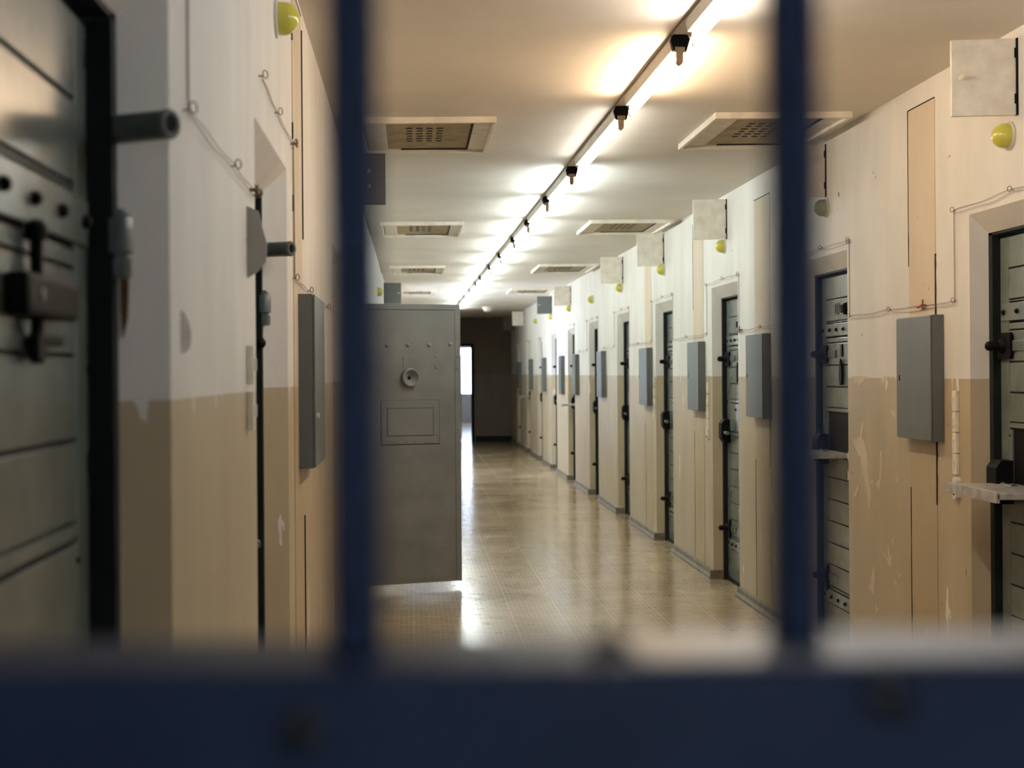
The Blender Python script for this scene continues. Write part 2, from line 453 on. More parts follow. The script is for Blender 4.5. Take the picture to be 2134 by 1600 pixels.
# pipe shaft covers let into the wall, each with its open joints
def shaft_cover(n, side, X0, y0, y1, ztop, cracks, label):
    X = abs(X0); f = lambda p: Vector((side*p.x, p.y, p.z))
    o = empty('trim_%d' % n, (side*X, (y0+y1)/2, 0), label, 'shaft cover', None, 'structure')
    mb = MB(f)
    mb.prism([(y0, .063), (y1, .063), (y1, ztop-.0), (y0, ztop+.0)], X-.003, X+.01, 'x')
    mb.build('cover_panel', 'cover', o, off=o.location)
    mb = MB(f)
    for (ya, z0, z1) in cracks:
        zs = [z0+(z1-z0)*k/12 for k in range(13)]
        w = [.0035*(.6+.8*random.random()) for _ in zs]
        pts = [(ya+random.uniform(-.002, .002)-w_, z) for z, w_ in zip(zs, w)]
        pts2 = [(ya+w_, z) for z, w_ in zip(zs, w)]
        mb.prism(pts+pts2[::-1], X-.0045, X+.002, 'x')
    mb.box(X-.0045, X+.002, y0, y1, ztop-.003, ztop+.002)
    mb.build('joint', 'crack', o, off=o.location)

shaft_cover(1, 1, XR, 5.83, 6.14, 2.60, [(6.14, 1.93, 2.6), (5.83, 1.70, 1.96), (6.13, .07, .98), (5.83, .93, 1.2)], 'yellowed shaft cover behind the nearest grey cabinet on the right')
shaft_cover(2, 1, XR, 8.52, 8.9, 2.55, [(8.9, .07, .93), (8.54, .9, 1.2)], 'shaft cover behind the grey cabinet beside the right bar')
shaft_cover(3, 1, XR, 10.48, 10.85, 2.6, [(10.85, 1.95, 2.6), (10.83, .07, 1.03)], 'shaft cover under the third open flap on the right wall')
shaft_cover(4, 1, XR, 12.75, 13.1, 2.55, [(13.1, .07, 1.03)], 'shaft cover behind the blue-lit cabinet on the right wall')
shaft_cover(5, -1, XL, 4.32, 4.66, 2.66, [(4.70, 1.93, 2.62), (4.70, .07, 1.02), (4.32, 1.98, 2.03), (4.32, 2.2, 2.25), (4.32, 2.5, 2.56)], 'cream shaft cover above the grey cabinet on the left wall')

# ------------------------------------------------------------------ cell doors
def cell_door(n, side, X0, a, b, label, hatch='closed', number=None, frame_w=.028, extras=(), bolt_y=None, leaf=True):
    """door filling the recess a..b (near..far); its bolts sit by the far jamb"""
    X = abs(X0)
    o = empty('door_%d' % n, (side*X, (a+b)/2, 0), label, 'cell door', 'cell doors along the right wall' if side > 0 else 'cell doors in the left wall', 'structure')
    f = lambda p: Vector((side*p.x, p.y, p.z)); off = o.location
    na, fb = a+.03, b-(.022 if side > 0 else .06)
    FX = X+.065
    FR = 'frame'
    mb = MB(f)
    mb.box(FX, FX+.09, fb-.035, fb+.012, 0, 2.045); mb.box(FX, FX+.09, na-.01, na+.035, 0, 2.045)
    mb.box(FX, FX+.09, na, fb, 1.995, 2.045)
    mb.box(FX+.02, FX+.12, na, fb, 0.0, .012)
    mb.build('door_frame', FR, o, off=off)
    if not leaf: return o, None
    LX = FX+frame_w                      # face of the leaf
    y0, y1 = na+.036, fb-.036
    mb = MB(f); mb.box(LX+.006, LX+.05, y0, y1, .014, 1.99); mb.build('leaf', FR, o, off=off)
    # boards, stiles and bands of the face
    mb = MB(f)
    st = .075
    def board(z0, z1, ya, yb, dx=0.0):
        mb.bbox(LX-dx, LX+.012, ya, yb, z0+.0030, z1-.0030, .0025)
    board(.02, 1.985, y0+.003, y0+st); board(.02, 1.985, y1-st, y1-.003)
    yi, yj = y0+st+.003, y1-st-.003
    for z0, z1 in [(.02, .235), (.31, .326), (.326, .443), (.443, .56), (.56, .677), (.677, .794), (.794, .911), (.911, 1.03),
                   (1.285, 1.397), (1.397, 1.512), (1.512, 1.631), (1.631, 1.66), (1.736, 1.746), (1.746, 1.863), (1.863, 1.985)]:
        board(z0, z1, yi, yj)
    board(.235, .31, y0+.02, y1-.02, .006); board(1.663, 1.735, y0+.02, y1-.02, .006)
    # hatch surround with opening
    hy0, hy1 = yi+.14, yj-.03
    board(1.03, 1.06, yi, yj, .004); board(1.262, 1.287, yi, yj, .004)
    board(1.06, 1.262, yi, hy0, .004); board(1.06, 1.262, hy1, yj, .004)
    mb.build('boards', 'leaf', o, off=off)
    mb = MB(f)
    for zz in (.272, 1.699):
        for k in range(6):
            yy = y0+.05+(y1-y0-.1)*k/5
            mb.lathe((LX-.005, yy, zz), (-1, 0, 0), [(.0095, 0), (.0095, .006), (.006, .011), (0, .013)], 8)
    for yy in (hy0-.035, hy1+.015):
        for zz in (1.09, 1.235): mb.lathe((LX-.003, yy, zz), (-1, 0, 0), [(.005, 0), (.004, .004), (0, .005)], 8)
    mb.build('rivets', 'black', o, off=off)
    # food hatch
    mb = MB(f)
    if hatch == 'open':
        mb.box(LX+.004, LX+.03, hy0, hy1, 1.06, 1.262)
        mb.build('hatch_opening', 'black', o, off=off)
        mb = MB(f); fl = .235
        mb.bbox(LX-fl, LX, hy0-.05, hy1+.05, 1.034, 1.056, .004)
        mb.bbox(LX-fl-.002, LX-fl+.012, hy0-.05, hy1+.05, 1.022, 1.062, .003)
        fo = mb.build('food_flap', 'shelf', o, off=off)
        mb = MB(f)
        for yy in (hy0+.05, hy1-.05): mb.tube([(LX-.006, yy-.03, 1.03), (LX-.006, yy+.03, 1.03)], .009, 8)
        mb.build('flap_hinge', 'black', fo, off=off)
    else:
        mb.bbox(LX-.006, LX+.01, hy0+.003, hy1-.003, 1.064, 1.258, .003)
        fo = mb.build('food_flap', 'leaf', o, off=off)
        mb = MB(f); mb.box(LX-.012, LX-.006, (hy0+hy1)/2-.02, (hy0+hy1)/2+.02, 1.21, 1.225)
        if 'own_lock' in extras: mb.bm.free()
        else: mb.build('flap_latch', 'black', fo, off=off)
    # bolts by the far jamb: rounded plate and a pin pointing into the corridor
    for zz, big in ((1.572, 1), (.375, 0)):
        if 'own_lock' in extras and big: continue
        mb = MB(f); yb_ = (y0+.06 if side < 0 else y1-.06)
        hw, hh = (.062, .050) if big else (.045, .07)
        poly = [(yb_-hw+.012, zz-hh), (yb_+hw-.012, zz-hh), (yb_+hw, zz-hh+.012), (yb_+hw, zz+hh-.012), (yb_+hw-.012, zz+hh), (yb_-hw+.012, zz+hh), (yb_-hw, zz+hh-.012), (yb_-hw, zz-hh+.012)]
        if not big: poly = [(yb_-hw, zz-hh*1.1), (yb_-hw*.4, zz-hh*.6), (yb_+hw, zz-.028), (yb_+hw, zz+.028), (yb_-hw*.4, zz+hh*.6), (yb_-hw, zz+hh*.9)]
        mb.prism(poly, LX-.014, LX, 'x')
        bo = mb.build('bolt_plate', 'black', o, off=off)
        mb = MB(f)
        py = yb_+.01
        mb.lathe((LX-.012, py, zz), (-1, 0, 0), [(.030, 0), (.026, .012), (.0185, .018), (.0185, .050), (.016, .060), (.009, .065), (0, .066)], 16)
        mb.build('bolt_pin', 'black', bo, True, off=off)
        mb = MB(f); sg = 1 if side > 0 else -1; q0, q1 = sorted((yb_-.2*sg, yb_-.05*sg)); mb.bbox(LX-.006, LX-.001, q0, q1, zz-.02, zz+.02, .002)
        mb.build('slide_bar', 'leaf', bo, off=off)
    # lock case
    mb = MB(f)
    yl = y1-.03 if side > 0 else y0+.08; zl = 1.065
    mb.prism([(LX-.0, zl-.085), (LX-.045, zl-.085), (LX-.065, zl-.05), (LX-.065, zl+.05), (LX-.045, zl+.078), (LX, zl+.078)], yl-.08, yl+.01, 'y')
    lk = mb.build('lock_case', 'black', o, off=off)
    mb = MB(f)
    sg = 1 if side > 0 else -1; ym_ = yl-.04*sg
    mb.tube([(LX-.04, ym_-.03*sg, zl-.01), (LX-.05, ym_-.08*sg, zl-.012), (LX-.05, ym_-.15*sg, zl-.012)], .009, 8)
    mb.lathe((LX-.05, ym_-.15*sg, zl-.012), (0, -sg, 0), [(.014, 0), (.014, .012), (0, .016)], 10)
    mb.build('lock_lever', 'bolt_grey', lk, True, off=off)
    # peephole cover: socket and hanging drop
    if side > 0:
        ym = (y0+y1)/2
        mb = MB(f)
        mb.lathe((LX, ym-.15, 1.80), (-1, 0, 0), [(.036, 0), (.036, .012), (.03, .02), (.03, .03), (.024, .036), (0, .037)], 16)
        for k in range(-2, 3): mb.box(LX-.042, LX-.03, ym-.15+k*.011-.002, ym-.15+k*.011+.002, 1.78, 1.82)
        mb.build('door_speaker', 'black', o, off=off)
        mb = MB(f)
        yp = ym-.02
        mb.box(LX-.006, LX, yp-.012, yp+.012, 1.555, 1.62)
        mb.prism([(yp+.03*math.sin(t)*(.45+.55*((1-math.cos(t))/2)), 1.475+.068*math.cos(t)) for t in [2*PI*k/16 for k in range(16)]], LX-.014, LX-.004, 'x')
        mb.build('peephole_cover', 'black', o, off=off)
    if number:
        cu = bpy.data.curves.new('number', 'FONT'); cu.body = number; cu.size = .082; cu.extrude = .0008; cu.offset = .0022
        to = bpy.data.objects.new('tmp', cu); COL.objects.link(to)
        bpy.context.view_layer.update()
        me = bpy.data.meshes.new_from_object(to); bpy.data.objects.remove(to)
        me.materials.clear(); me.materials.append(M['text'])
        no = bpy.data.objects.new('door_number', me); COL.objects.link(no); no.parent = o
        no.rotation_euler = (PI/2, 0, -PI/2); no.scale = (.75, 1.0, 1)
        no.location = (LX-.0016-X, (y0+y1)/2+.11-(a+b)/2, 1.780)
    return o, LX

RLAB = {-3: 'cell door of the right wall just behind the gate', -2: 'cell door of the right wall level with the gate',
 -1: 'cell door of the right wall just past the gate',
 0: 'warm-lit grey-green cell door with lowered food flap at the right photo edge',
 1: 'cell door numbered 227 with dark open food hatch, just right of the right bar',
 2: 'cell door just left of the right bar, food hatch shut and full face height visible',
 3: 'second cell door to the left of the right bar, shut, between two grey cabinets',
 4: 'third cell door to the left of the right bar, shut, with dark bolts',
 5: 'fourth cell door to the left of the right bar, seen as a dark upright slit',
 6: 'distant cell door with a lowered food flap, lit by daylight from the left',
 7: 'distant cell door on the pier lit pale blue by daylight',
 8: 'distant cell door just past the pale blue daylight patch on the wall',
 9: 'farthest cell door that has its food flap lowered, near the darkened end wall',
 10: 'last cell door on the right before the darkened end wall'}
for i, (a, b) in enumerate(RIGHT):
    k = round((a-4.66)/2.358)
    cell_door(i+1, 1, XR, a, b, RLAB[k], 'open' if k in (0, 1, 6, 9) else 'closed', '227' if k == 1 else None)
LLAB = {-.9: 'cell door in the left wall behind the camera', 1.2: 'large blurred grey-green cell door filling the left photo edge',
 3.28: 'dark-framed cell door in the second recess of the left wall', 6.45: 'cell door in the left wall hidden behind the left bar',
 11.2: 'cell door in the left wall just past the open steel door', 13.55: 'cell door in the left wall beside the small yellow dome lamp',
 15.9: 'cell door in the left wall before the daylight window', 24.3: 'first cell door past the daylight window on the left', 26.7: 'last cell door in the left wall'}
j = 21
for (a, b) in LEFT:
    if abs(a-8.83) < .01: continue
    kw = {}
    if a == 1.2: kw = dict(frame_w=.035, extras=('own_lock',))
    o, LX = cell_door(j, -1, XL, a, b, LLAB[a], 'closed', **kw); j += 1
    if a in (1.2, 3.28):
        f = lambda p: Vector((-p.x, p.y, p.z))
        fb = b-.06; X = -XL; yy = fb-.015
        mb = MB(f)
        mb.tube([(X+.07, yy+.01, 1.84), (X-.02, yy-.045, 1.838)], .021, 18)
        mb.ring((X-.021, yy-.046, 1.838), (.85, .52, 0), .0165, .0055, 20)
        mb.build('stop_pipe', 'bolt_grey', o, True, off=o.location)
        mb = MB(f); mb.lathe((X-.019, yy-.045, 1.838), (-.85, -.52, 0), [(.013, 0), (.013, .003), (0, .004)], 14)
        mb.build('pipe_bore', 'black', o, off=o.location)
        mb = MB(f)
        mb.lathe((X+.062, yy, 1.625), (0, 0, 1), [(.018, 0), (.02, .004), (.02, .028), (.015, .03), (.015, .034), (.022, .036), (.022, .085), (.018, .09), (.008, .1)], 16)
        mb.build('hinge_knuckle', 'bolt_grey', o, True, off=o.location)
        if a == 3.28:
            mb = MB(f); mb.lathe((X+.085, yy-.03, 1.574), (-1, 0, 0), [(.0, 0), (.014, .004), (.017, .014), (.014, .026), (.006, .032), (0, .033)], 16)
            mb.build('knob', 'black', o, True, off=o.location)
        if a == 1.2:
            # horizontal lock block with key hole, rod above and foot below
            mb = MB(f); LXX = LX
            mb.bbox(LXX-.03, LXX, 1.60, 1.845, 1.555, 1.605, .008)
            lb = mb.build('lock_block', 'black', o, off=o.location)
            mb = MB(f); mb.tube([(LXX-.012, 1.70, 1.50), (LXX-.012, 1.70, 1.66)], .008, 10)
            mb.lathe((LXX-.012, 1.70, 1.66), (0, 0, 1), [(.013, -.012), (.013, .004), (.007, .012), (0, .013)], 12)
            mb.bbox(LXX-.02, LXX-.004, 1.685, 1.80, 1.522, 1.536, .003); mb.bbox(LXX-.02, LXX-.004, 1.68, 1.72, 1.505, 1.53, .003)
            mb.build('lock_rod', 'black', lb, off=o.location)
            mb = MB(f); mb.lathe((LXX-.03, 1.655, 1.58), (-1, 0, 0), [(.008, 0), (.008, .002), (0, .003)], 14); mb.build('key_ring', 'cabinet', lb, off=o.location)
            mb = MB(f); mb.prism([(X+.052, 1.57), (X+.058, 1.54), (X+.066, 1.60), (X+.066, 1.68), (X+.054, 1.68), (X+.050, 1.62)], fb+.002, fb+.006, 'y')
            mb.build('rust_run', 'rust', o, off=o.location)

# open steel door of the left cell
hx, hy = -.43, 9.62
ex, ey = .337, 9.90
ang = math.atan2(ey-hy, ex-hx); wd = math.hypot(ex-hx, ey-hy)
so = empty('door_11', (hx, hy, 0), 'grey sheet steel cell door standing wide open across the corridor', 'cell door', None, 'structure', rz=ang)
def leafu(px):                       # distance along the leaf of a photo column
    # ray x = t*(px-VX)/FPX, y = t
    k = (px-VX)/FPX
    c, s_ = math.cos(ang), math.sin(ang)
    # hx+u c = k (hy+u s)
    return (k*hy-hx)/(c-k*s_)
def leafz(px, py):
    u = leafu(px); t = hy+u*math.sin(ang)
    return EYE+(VY-py-ROLL*(px-VX))/FPX*t
z0, z1 = .042, 1.962
mb = MB(); mb.bbox(0, wd, 0.0, .05, z0, z1, .003); mb.build('leaf', 'steel', so)
mb = MB()
mb.box(0.03, wd-.045, -.004, .002, z0+.03, z1-.042)
mb.build('face_plate', 'steel', so)
mb = MB()
mb.box(wd-.045, wd-.041, -.0015, .001, z0+.02, z1-.036); mb.box(0.02, wd-.041, -.0015, .001, z1-.042, z1-.037)
mb.build('plate_joint', 'crack', so)
mb = MB()
F = -.004
for px, py in [(806, 719), (850, 719), (894, 719), (938, 717)]:
    mb.lathe((leafu(px), F, leafz(px, py)), (0, -1, 0), [(.015, 0), (.015, .002), (.010, .008), (0, .010)], 12)
for px, py in [(908, 742), (908, 766), (819, 839), (885, 839), (908, 852), (916, 894), (909, 905), (819, 920), (846, 920), (863, 920), (886, 921), (915, 923), (905, 1088), (953, 743), (953, 766), (956, 894), (924, 1136), (848, 1130)]:
    mb.lathe((leafu(px), F, leafz(px, py)), (0, -1, 0), [(.008, 0), (.007, .003), (.004, .006), (0, .007)], 10)
mb.build('rivets', 'steel', so, True)
# food hatch seen from inside: surround plate, flap, joint
u0, u1 = leafu(793), leafu(914); zt, zb = leafz(850, 834), leafz(850, 925)
mb = MB(); mb.bbox(u0, u1, F-.003, F+.002, zb, zt, .0012); hp = mb.build('hatch_surround', 'steel', so)
mb = MB(); mb.box(u0-.004, u1+.003, F-.0008, F+.001, zb-.005, zt+.002); mb.build('surround_gap', 'crack', hp)
v0, v1 = leafu(806), leafu(901); yt, yb = leafz(850, 851), leafz(850, 907)
mb = MB(); mb.box(v0-.004, v1+.004, F-.0036, F, yb-.004, yt+.004); mb.build('hatch_gap', 'crack', hp)
mb = MB(); mb.bbox(v0, v1, F-.006, F, yb, yt, .0012); mb.build('food_flap', 'steel', hp)
# peephole funnel with small plate above it
u, z = leafu(853), leafz(853, 787)
mb = MB()
mb.lathe((u, F, z), (0, -1, 0), [(.066, 0), (.062, .036), (.055, .038), (.014, .002), (0, .0018)], 24)
pf = mb.build('peephole_funnel', 'steel', so, True)
mb = MB(); mb.lathe((u-.004, F-.0006, z-.002), (0, -1, 0), [(.014, 0), (.012, .0035), (0, .004)], 14); mb.build('peephole', 'black', pf)
mb = MB(); mb.bbox(leafu(840), leafu(866), F-.003, F+.001, leafz(850, 768), leafz(850, 742), .001); mb.build('peephole_plate', 'steel', so)
mb = MB()
for zz in (.35, 1.0, 1.65): mb.lathe((-.012, .03, zz), (0, 0, 1), [(.014, 0), (.014, .1), (0, .101)], 12)
mb.build('hinges', 'black', so)
# its frame
f = lambda p: Vector((-p.x, p.y, p.z))
fo, _ = cell_door(12, -1, XL, 8.83, 9.65, 'empty iron frame of the open cell on the left', leaf=False)

# ------------------------------------------------------------------ grey wall cabinets
def cabinet(side, X0, ya, yb, z0, z1, label, depth=.055, knob=True):
    X = abs(X0); f = lambda p: Vector((side*p.x, p.y, p.z))
    o = empty('electrical_cabinet', (side*X, (ya+yb)/2, z0), label, 'cabinet', 'grey cabinets on the corridor walls')
    off = o.location
    mb = MB(f); mb.bbox(X-depth+.008, X, ya, yb, z0, z1, .002); mb.build('body', 'cabinet', o, off=off)
    mb = MB(f); mb.bbox(X-depth, X-depth+.007, ya+.002, yb-.002, z0+.003, z1-.003, .0015); d = mb.build('cabinet_door', 'cabinet', o, off=off)
    mb = MB(f)
    zk = z0+(z1-z0)*(.5 if side > 0 else .3)
    if side > 0: mb.box(X-depth-.002, X-depth+.001, yb-.045, yb-.035, zk-.012, zk+.012)
    else: mb.lathe((X-depth, ya+.03, zk), (-1, 0, 0), [(.009, 0), (.009, .01), (0, .012)], 10)
    mb.build('cabinet_lock', 'black' if side > 0 else 'white', d, off=off)
    return o
CAB = [((1967, 655, 920), 1868, 'grey steel cabinet nearest on the right wall, right of the right bar'),
       ((1607, 694, 872), 1554, 'grey steel cabinet on the right wall just left of the right bar'),
       ((1470, 711, 856), 1432, 'grey steel cabinet beside the row of cream switches left of the 3rd visible door'),
       ((1360, 724, 845), 1331, 'bluish-lit grey cabinet between the second and third doors left of the right bar'),
       ((1263, 731, 828), 1243, 'narrow-looking grey cabinet left of the fourth door from the right bar'),
       ((1207, 738, 823), 1194, 'distant grey cabinet just right of the lowered distant food flap'),
       ((1177, 741, 822), 1164, 'distant grey cabinet right above the lowered distant food flap'),
       ((1139, 745, 816), 1129, 'distant blue-lit cabinet on the daylight-lit pier'),
       ((1111, 748, 812), 1102, 'distant grey cabinet just left of the daylight-lit pier'),
       ((1087, 754, 810), 1077, 'farthest grey cabinet, next to the darkened end wall')]
for (x, yt, yb), xf, lab in CAB:
    ya, z1 = on_wall(x, yt, XR); _, z0 = on_wall(x, yb, XR)
    far = (XR-.055)*FPX/(xf-VX)
    cabinet(1, XR, ya, max(far, ya+.33), z0, z1, lab)
cabinet(-1, XL, 4.47, 4.96, 1.188, 1.738, 'dark grey steel cabinet on the left wall beside the left bar')
# rusty stub under cabinets
for (side, X0, y, z) in [(1, XR, 5.95, 1.165), (1, XR, 8.72, 1.13), (1, XR, 10.6, 1.16), (-1, XL, 4.55, 1.16)]:
    pass

# ------------------------------------------------------------------ flaps under the ceiling
def flap(side, X0, y, label, mat='flap', tilt=.10, z1=2.655, h=.272, w=.228, knobs=1):
    X = abs(X0)
    o = empty('ventilation_flap', (side*X, y, z1-h), label, 'flap', 'open ventilation flaps under the ceiling', rz=(-side)*tilt)
    # local: x runs into the corridor
    f = lambda p: Vector((-side*p.x, p.y, p.z))
    mb = MB(f); mb.bbox(.006, w, 0, .018, 0, h, .003); mb.build('flap_panel', mat, o)
    mb = MB(f)
    for zz in (.04, h-.07): mb.tube([(.006, .0, zz), (.006, .0, zz+.035)], .006, 8)
    mb.box(-.004, .006, -.004, .02, 0.0, h)
    mb.build('hinge', 'black', o)
    for k in range(knobs):
        mb = MB(f)
        zz = h*.5+(.0 if knobs == 1 else (-.04+.08*k))
        mb.lathe((w-.035 if knobs == 1 else w-.09, 0, zz), (0, -1, 0), [(.010, 0), (.005, .004), (.005, .018), (.010, .020), (.010, .030), (0, .034)], 12)
        mb.build('knob', 'cream' if mat == 'flap' else 'lampbase', o)
flap(1, XR, 5.03, 'cream square flap above the yellow dome lamp at the upper right corner')
flap(1, XR, 7.36, 'cream flap with black jagged hinge gap just right of the right bar')
flap(1, XR, 9.68, 'cream flap just left of the right bar, above a small yellow dome')
flap(1, XR, 12.10, 'second cream flap left of the right bar, next to a ceiling hatch')
flap(1, XR, 14.45, 'third cream flap left of the right bar')
flap(1, XR, 19.2, 'small distant cream flap right of the grey distant flap')
flap(1, XR, 21.8, 'small distant grey flap against the daylight-lit ceiling', 'cabinet')
flap(1, XR, 27.2, 'distant cream flap left of the grey distant flap')
flap(1, XR, 29.9, 'farthest flap, coloured dark for the dim corner by the end wall', 'skirt')  # dark skirting colour puts the dimness of the corner into the flap
flap(-1, XL, 7.5, 'flap coloured grey for its shadow on the left wall beside the left bar', 'cabinet', z1=2.65, knobs=2)  # cabinet grey stands in for the shade on this flap
flap(-1, XL, 18.3, 'small dark grey flap above the top of the open steel door', 'cabinet')

# ------------------------------------------------------------------ dome lamps
def dome(side, X0, y, z, label, mat='yellow', r=.044):
    X = abs(X0); ax = (-1, 0, 0)
    o = empty('dome_lamp', (side*X, y, z), label, 'lamp', 'dome lamps over the cell doors')
    f = lambda p: Vector((side*p.x, p.y, p.z)); off = o.location
    mb = MB(f)
    mb.lathe((X, y, z), ax, [(r*1.18, 0), (r*1.18, .006), (r*1.05, .010)], 24); mb.build('lamp_base', 'lampbase', o, True, off=off)
    mb = MB(f)
    mb.lathe((X-.010, y, z), ax, [(r, 0)]+[(r*math.cos(t), .012+r*.95*math.sin(t)) for t in [PI/2*k/8 for k in range(9)]], 28)
    mb.build('glass_dome', mat, o, True, off=off)
for px, py, lab, mat in [(2105, 283, 'yellow glass dome lamp under the upper right flap', 'yellow'),
        (1722, 433, 'dull greenish glass dome just right of the right bar', 'milky'),
        (1510, 513, 'yellow dome lamp just left of the right bar', 'yellow'),
        (1384, 562, 'second yellow dome left of the right bar', 'yellow'),
        (1296, 600, 'third yellow dome left of the right bar', 'yellow'),
        (1236, 624, 'small yellow dome with no flap above it', 'yellow'),
        (1189, 643, 'distant yellow dome left of the flapless one', 'yellow'),
        (1151, 660, 'distant yellow dome under the grey distant flap', 'yellow'),
        (1119, 669, 'farthest readable yellow dome on the right wall', 'yellow')]:
    y, z = on_wall(px, py, XR); dome(1, XR, y, z, lab, mat)
y, z = on_wall(574, 39, XL); dome(-1, XL, y, z, 'olive yellow dome lamp high on the left wall near the top edge', 'yellow')
y, z = on_wall(785, 608, XL); dome(-1, XL, y, z, 'tiny yellow dome on the left wall above the open steel door', 'yellow')

# ------------------------------------------------------------------ tube lights
CZ = CEIL
NEUTRAL = (1.0, 1.12, 1.10)
FIX = [(3.60, 4.84, (1, .88, .75), 1.0), (5.09, 6.17, (1, .73, .47), 1.2), (6.45, 7.95, (1, .97, .88), .28)]
CAPS = [8.33, 9.73, 11.19, 12.6, 14.3, 15.9, 17.7, 18.8, 20.4, 22.1, 23.8, 25.3, 26.9]
FIX += [(a, b-.24, NEUTRAL, 1.08 if a < 15 else .8) for a, b in zip(CAPS[:-1], CAPS[1:])]
FIX = [(2.05, 3.3, (.9, 1, 1.08), .75)]+FIX
FLAB = ['tube light just past the gate, above the photo','brightest tube light cut off by the top edge', 'warm peach-glowing tube light, second from the top edge', 'dimmer tube light with shadowed housing, third from the top edge',
        'fourth tube light along the ceiling', 'fifth tube light along the ceiling', 'sixth tube light along the ceiling', 'seventh tube light along the ceiling',
        'eighth tube light along the ceiling', 'ninth tube light along the ceiling', 'tenth tube light, small and distant', 'eleventh tube light, small and distant',
        'twelfth tube light, small and distant', 'tube light just above the open steel door corner',
        'tube light hidden behind the top corner of the steel door', 'last tube light before the darkened end wall']
capp = [(350,370),(760,380),(860,530),(750,940),(720,940),(720,780),(380,780),(380,935),(345,935),(250,570)]
def fx(y): return 1.005-.0074*y
for (ya, yb, colr, st), lab in zip(FIX, FLAB):
    xa, xb = fx(ya), fx(yb)
    o = empty('tube_light', (xa, ya, CZ), lab, 'ceiling light', 'tube lights along the corridor ceiling', rz=math.atan2(-(xb-xa), yb-ya))
    Ln = yb-ya
    mb = MB()                        # white channel housing
    mb.prism([(-.030, 0), (-.030, -.018), (-.024, -.050), (.024, -.050), (.030, -.018), (.030, 0)], .02, Ln, 'y')
    mb.build('housing', 'white', o)
    mb = MB(); mb.lathe((0, .035, -.080), (0, 1, 0), [(.010, 0), (.0150, .006), (.0150, Ln-.055), (.010, Ln-.048)], 18)
    mb.build('tube', emit('tube_glow', colr, TUBE*st), o, True)
    mb = MB()                        # black end cap
    mb.prism([((x-552)*.000115, -(y-375)*.000106) for x, y in capp], -.004, .022, 'y')
    mb.build('end_cap', 'black', o)
    mb = MB()                        # tan lampholder hanging in front of the tube
    mb.box(-.018, .018, .000, .03, -.062, -.043)
    mb.prism([(-.0115, -.05), (-.0115, -.094), (-.008, -.103), (0, -.107), (.008, -.103), (.0115, -.094), (.0115, -.05)], .004, .03, 'y')
    mb.build('lampholder', 'tan', o)
    mb = MB(); mb.prism([(-.0115, -.05), (-.0115, -.090), (-.006, -.1), (.006, -.1), (.0115, -.090), (.0115, -.05)], Ln-.018, Ln-.002, 'y')
    mb.build('lampholder', 'white', o)
# cable clipped along the ceiling beside the lights
mb = MB(); pts = [(fx(y)-.036+.003*math.sin(y*3.1), y, CZ-.003) for y in [3+.25*k for k in range(84)]]
mb.tube(pts, .003, 6); tag(mb.build('ceiling_cable', 'wire'), 'thin brown cable running beside the tube lights', 'cable')
o = empty('ceiling_spotlamp', (1.39, 26, CZ), 'small pale dome lamp on the far ceiling', 'ceiling light')
mb = MB(); mb.lathe((0, 0, 0), (0, 0, -1), [(.1, 0), (.1, .02), (.09, .03)], 20); mb.build('lamp_base', 'white', o)
mb = MB(); mb.lathe((0, 0, -.03), (0, 0, -1), [(.08, 0), (.075, .03), (.05, .055), (0, .065)], 20); mb.build('glass_dome', 'white', o, True)

# ------------------------------------------------------------------ ceiling hatches
def hatch(x0, x1, y0, y1, label, slots=True):
    o = empty('ceiling_hatch', ((x0+x1)/2, (y0+y1)/2, CZ), label, 'ceiling hatch', 'recessed hatches in the corridor ceiling')
    off = o.location; H = .03; t = .02
    mb = MB()
    mb.bbox(x0, x1, y0, y0+t, CZ-H, CZ, .003); mb.bbox(x0, x1, y1-t, y1, CZ-H, CZ, .003)
    mb.bbox(x0, x0+t, y0+t, y1-t, CZ-H, CZ, .003); mb.bbox(x1-t, x1, y0+t, y1-t, CZ-H, CZ, .003)
    mb.build('hatch_frame', 'flap', o, off=off)
    w = x1-x0; mb = MB()
    mb.box(x0+t, x1-t, y0+t, y1-t, CZ-.006, CZ); mb.build('hatch_board', 'hatch', o, off=off)
    mb = MB(); mb.bbox(x0+t+.01, x0+.13, y0+t+.01, y1-t-.01, CZ-.014, CZ-.006, .002); mb.bbox(x1-.10, x1-t-.001, y0+t+.01, y1-t-.01, CZ-.014, CZ-.006, .002)
    mb.build('board_batten', 'flap', o, off=off)
    mb = MB()
    xc = (x0+x1)/2-.02; yc = (y0+y1)/2
    for i in range(4):
        for k in range(6):
            a = xc-.08+i*.05; c = yc-.20+k*.075
            mb.box(a+.005*(k % 2), a+.032, c, c+.026, CZ-.0075, CZ-.005)
    mb.build('vent_slots', 'crack', o, off=off)
    mb = MB(); mb.box(x1-.112, x1-.100, y0+t, y1-t, CZ-.012, CZ-.004); mb.box(x0+.2, x1-t, y1-t-.022, y1-t, CZ-.011, CZ-.004)
    mb.build('board_gap', 'crack', o, off=off)
hatch(-.25, .405, 6.68, 7.62, 'open-framed ceiling hatch beside the left bar, with slotted brown board')
hatch(1.42, 2.06, 6.62, 7.55, 'ceiling hatch partly behind the right bar')
hatch(-.25, .42, 11.3, 12.3, 'second ceiling hatch on the left half of the ceiling')
hatch(1.42, 2.08, 11.25, 12.2, 'second ceiling hatch on the right half, above the flaps')
hatch(-.25, .38, 15.9, 16.9, 'third ceiling hatch on the left half, above the steel door')
hatch(1.42, 2.08, 15.8, 16.9, 'third ceiling hatch on the right half, brown-stained')
hatch(-.25, .38, 20.4, 21.4, 'far ceiling hatch on the left half, a thin dark line')
hatch(1.42, 2.08, 20.3, 21.3, 'far ceiling hatch on the right half, a thin dark line')

